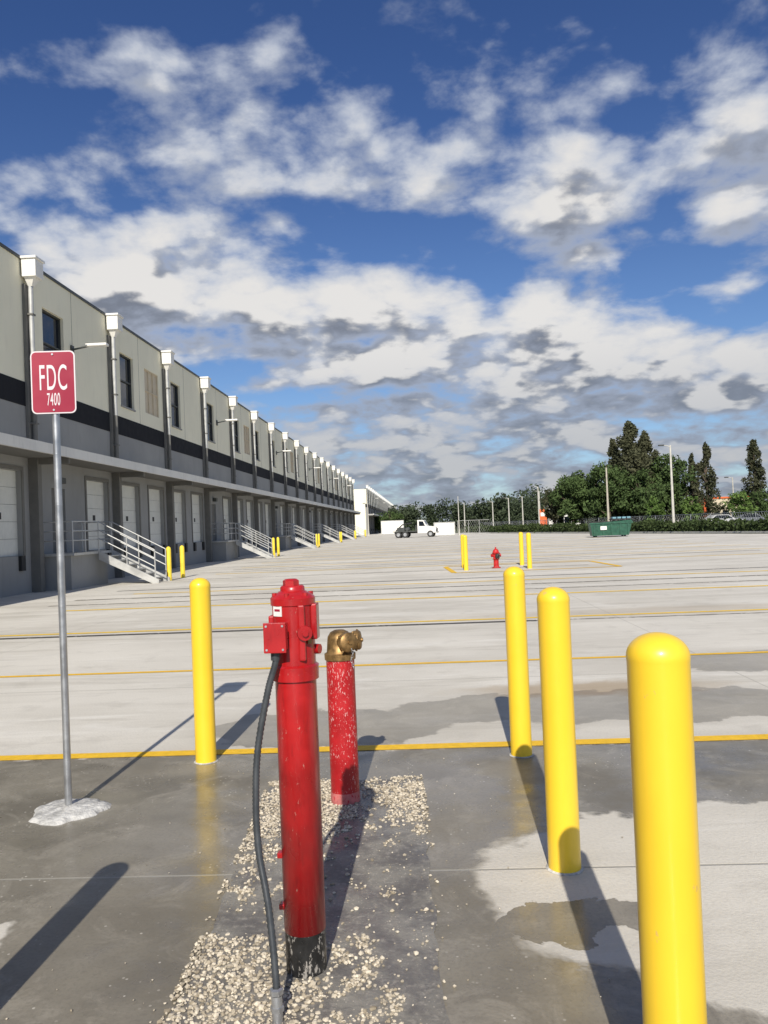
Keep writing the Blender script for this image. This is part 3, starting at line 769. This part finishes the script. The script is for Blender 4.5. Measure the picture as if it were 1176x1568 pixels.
def small_building(X,Y,w,d,h,m1,m2,name):
    par=empty(name); par.location=(*S(X,Y),0)
    q=MB(); q.box(-w/2,w/2,0,d,-.03,h,m1); q.obj('walls',parent=par)
    q=MB(); q.box(-w/2-.15,w/2+.15,-.15,d+.15,h,h+.25,m2); q.obj('roof',parent=par)
    q=MB(); q.box(-w/2-.9,-w/2-.002,.0,d*.6,-.03,h*.92,m2); q.obj('entrance_block',parent=par)
    q=MB()
    for i in range(4): q.box(-w/2+.5+i*w/4.2,-w/2+1.5+i*w/4.2,-.03,-.002,.9,2.0,M_glass)
    q.obj('windows',parent=par)
M_or=mat('orange_paint',(.75,.14,.03),.6)
small_building(29.4,128,4.6,6,4.2,M_white,M_white,'small_white_building')
q=MB(); q.bbox(-.6,.6,-.1,.1,0,3.3,M_or,.03); q.box(-.4,.4,-.105,-.101,2.2,2.8,M_label); q.obj('orange_sign_board',(*S(25.2,127.5),0))
small_building(55,128,6,6,3.9,M_louv,M_or,'small_beige_building')
def container(X,Y,L_,h,m,rot=0):
    q=MB(); q.box(-L_/2,L_/2,-1.2,1.2,.12,h,m)
    for i in range(int(L_/.28)): q.box(-L_/2+.1+i*.28,-L_/2+.22+i*.28,-1.235,-1.2,.2,h-.1,m)
    for x in(-L_/2,L_/2-.12):
        q.box(x,x+.12,-1.26,-1.201,0.02,h+.02,M_rail)
    q.box(-L_/2,L_/2,-1.25,-1.202,h,h+.1,M_rail); q.box(-L_/2,L_/2,-1.25,-1.202,.02,.12,M_rail)
    q.obj('storage_container',(*S(X,Y),0),rotz=rot)
container(8.3,112,2.9,1.75,M_white)
container(1.6,160,4.5,2.6,M_white)
tree('young_tree',1.6,190,5.6,6.5,'broad',F_green,1800,44,.5)
tree('young_tree',-1.2,195,5.0,5.5,'broad',F_green,1800,45,.5)

# ------------------------------------------------------------------ world
EL=math.radians(35); SX,SY=-.03,-1.0
w=bpy.data.worlds.new('World'); scene.world=w; w.use_nodes=True
try: w.cycles.sampling_method='NONE'
except Exception: pass
t=NT(w.node_tree); t.n.clear()
sky=t.new('ShaderNodeTexSky',sky_type='NISHITA'); sky.sun_disc=False; sky.sun_elevation=EL
sky.sun_rotation=math.atan2(SX,SY); sky.air_density=1.0; sky.dust_density=.4; sky.ozone_density=3.0
d=t.new('ShaderNodeTexCoord').outputs['Generated']
x,y,z=t.sep(d)
# (azimuth, elevation, half-width, half-height, amount) of the day's main cloud groups and gaps
blobs=[(-.347,.315,.22,.11,.24),(-.057,.250,.165,.085,.25),(.20,.420,.135,.075,.20),(.178,.21,.17,.09,.19),(-.11,.50,.24,.09,.06),(.43,.40,.10,.10,.16),(.363,.184,.19,.07,.16),
 (0,.07,2.5,.10,.15),(-.44,.468,.10,.035,.10),(0,.25,1.6,.22,.045),
 (-.02,.372,.12,.025,-.12),(-.12,.168,.13,.014,-.10),(0,.72,.9,.12,-.10),(.105,.30,.04,.05,-.16),(-.40,.54,.13,.04,-.09),(.335,.305,.08,.03,-.12),(-.25,.415,.14,.015,-.06)]
def density(off,full):
    zz=t.m('MAXIMUM',t.m('ADD',z,off),0.0)
    inv=t.m('DIVIDE',1.0,t.m('ADD',zz,.30))
    q_=t.comb(t.m('MULTIPLY',x,inv),t.m('MULTIPLY',y,inv),t.m('MULTIPLY',zz,.6))
    n1=t.noise(q_,5.0,6 if full else 3,.57,.1)
    nv=t.new('ShaderNodeTexNoise'); t.put(nv.inputs['Vector'],q_); nv.inputs['Scale'].default_value=9; nv.inputs['Detail'].default_value=2
    vm=t.new('ShaderNodeVectorMath',operation='MULTIPLY_ADD'); t.put(vm.inputs[0],nv.outputs['Color']); vm.inputs[1].default_value=(.18,.18,.18); t.put(vm.inputs[2],q_)
    vo=t.new('ShaderNodeTexVoronoi',feature='F1'); t.put(vo.inputs['Vector'],vm.outputs[0]); vo.inputs['Scale'].default_value=8.5
    puff=t.m('SUBTRACT',.62,vo.outputs['Distance'])
    D=t.m('ADD',t.m('MULTIPLY',n1,.90),t.m('MULTIPLY',puff,.20))
    yy=t.m('MAXIMUM',y,.03)
    A=t.m('DIVIDE',x,yy);E=t.m('DIVIDE',zz,yy)
    for a,e,ra,re,k in (blobs if full else blobs[:8]):
        p=t.m('DIVIDE',t.m('SUBTRACT',A,a),ra); r=t.m('DIVIDE',t.m('SUBTRACT',E,e),re)
        v=t.m('MAXIMUM',t.m('SUBTRACT',1.0,t.m('ADD',t.m('MULTIPLY',p,p),t.m('MULTIPLY',r,r))),0.0)
        D=t.m('ADD',D,t.m('MULTIPLY',v,k))
    return D
D0=density(0.0,True); D1=density(.04,False)
mask=t.ss(D0,.415,.63)
thick=t.ss(D0,.54,.76)
lit=t.ss(t.m('SUBTRACT',D0,D1),-.045,.10)
grey=t.mix(thick,(3.6,4.0,4.9),(1.75,1.9,2.25))
white=t.mix(thick,(4.7,5.1,5.9),(7.2,7.0,6.7))
cc=t.mix(lit,grey,white)
lowf=t.ss(z,.06,.25,1.0,0.0)
cc=t.mix(t.m('MULTIPLY',lowf,.5),cc,(1.9,2.2,2.8))
skyc=t.mix(1.0,sky.outputs[0],t.mix(t.ss(z,.05,.55),(.60,.69,.84),(.35,.47,.72)),'MULTIPLY')
fin=t.mix(t.m('MULTIPLY',mask,.94),skyc,cc)
bg=t.new('ShaderNodeBackground'); t.put(bg.inputs[0],fin); bg.inputs[1].default_value=.115
out=t.new('ShaderNodeOutputWorld'); t.l.new(bg.outputs[0],out.inputs[0])
sl=bpy.data.lights.new('sun','SUN'); sl.energy=4.9; sl.angle=math.radians(.5); sl.color=(1,.94,.84)
so=bpy.data.objects.new('sun',sl); scene.collection.objects.link(so)
to=Vector((SX*math.cos(EL),SY*math.cos(EL),math.sin(EL))).normalized()
so.rotation_euler=to.to_track_quat('Z','Y').to_euler()
# camera
cam=bpy.data.cameras.new('camera'); co=bpy.data.objects.new('camera',cam); scene.collection.objects.link(co)
cam.sensor_fit='VERTICAL'; cam.sensor_height=36; cam.lens=36*1230/1568; cam.clip_end=6000; cam.clip_start=.05
p=.0179
F=Vector((0,math.cos(p),math.sin(p)));U=Vector((0,-math.sin(p),math.cos(p)));Rr=Vector((1,0,0))
sr=.04;cr=math.sqrt(1-sr*sr)
cR=Rr*cr-U*sr; cU=Rr*sr+U*cr
Rz=Matrix.Rotation(math.asin(YAW),3,'Z')
cR,cU,F=Rz@cR,Rz@cU,Rz@F
Mx=Matrix((cR,cU,-F)).transposed().to_4x4(); Mx.translation=(0,0,1.6)
co.matrix_world=Mx
scene.camera=co
scene.view_settings.view_transform='Standard'; scene.view_settings.look='None'; scene.view_settings.exposure=0
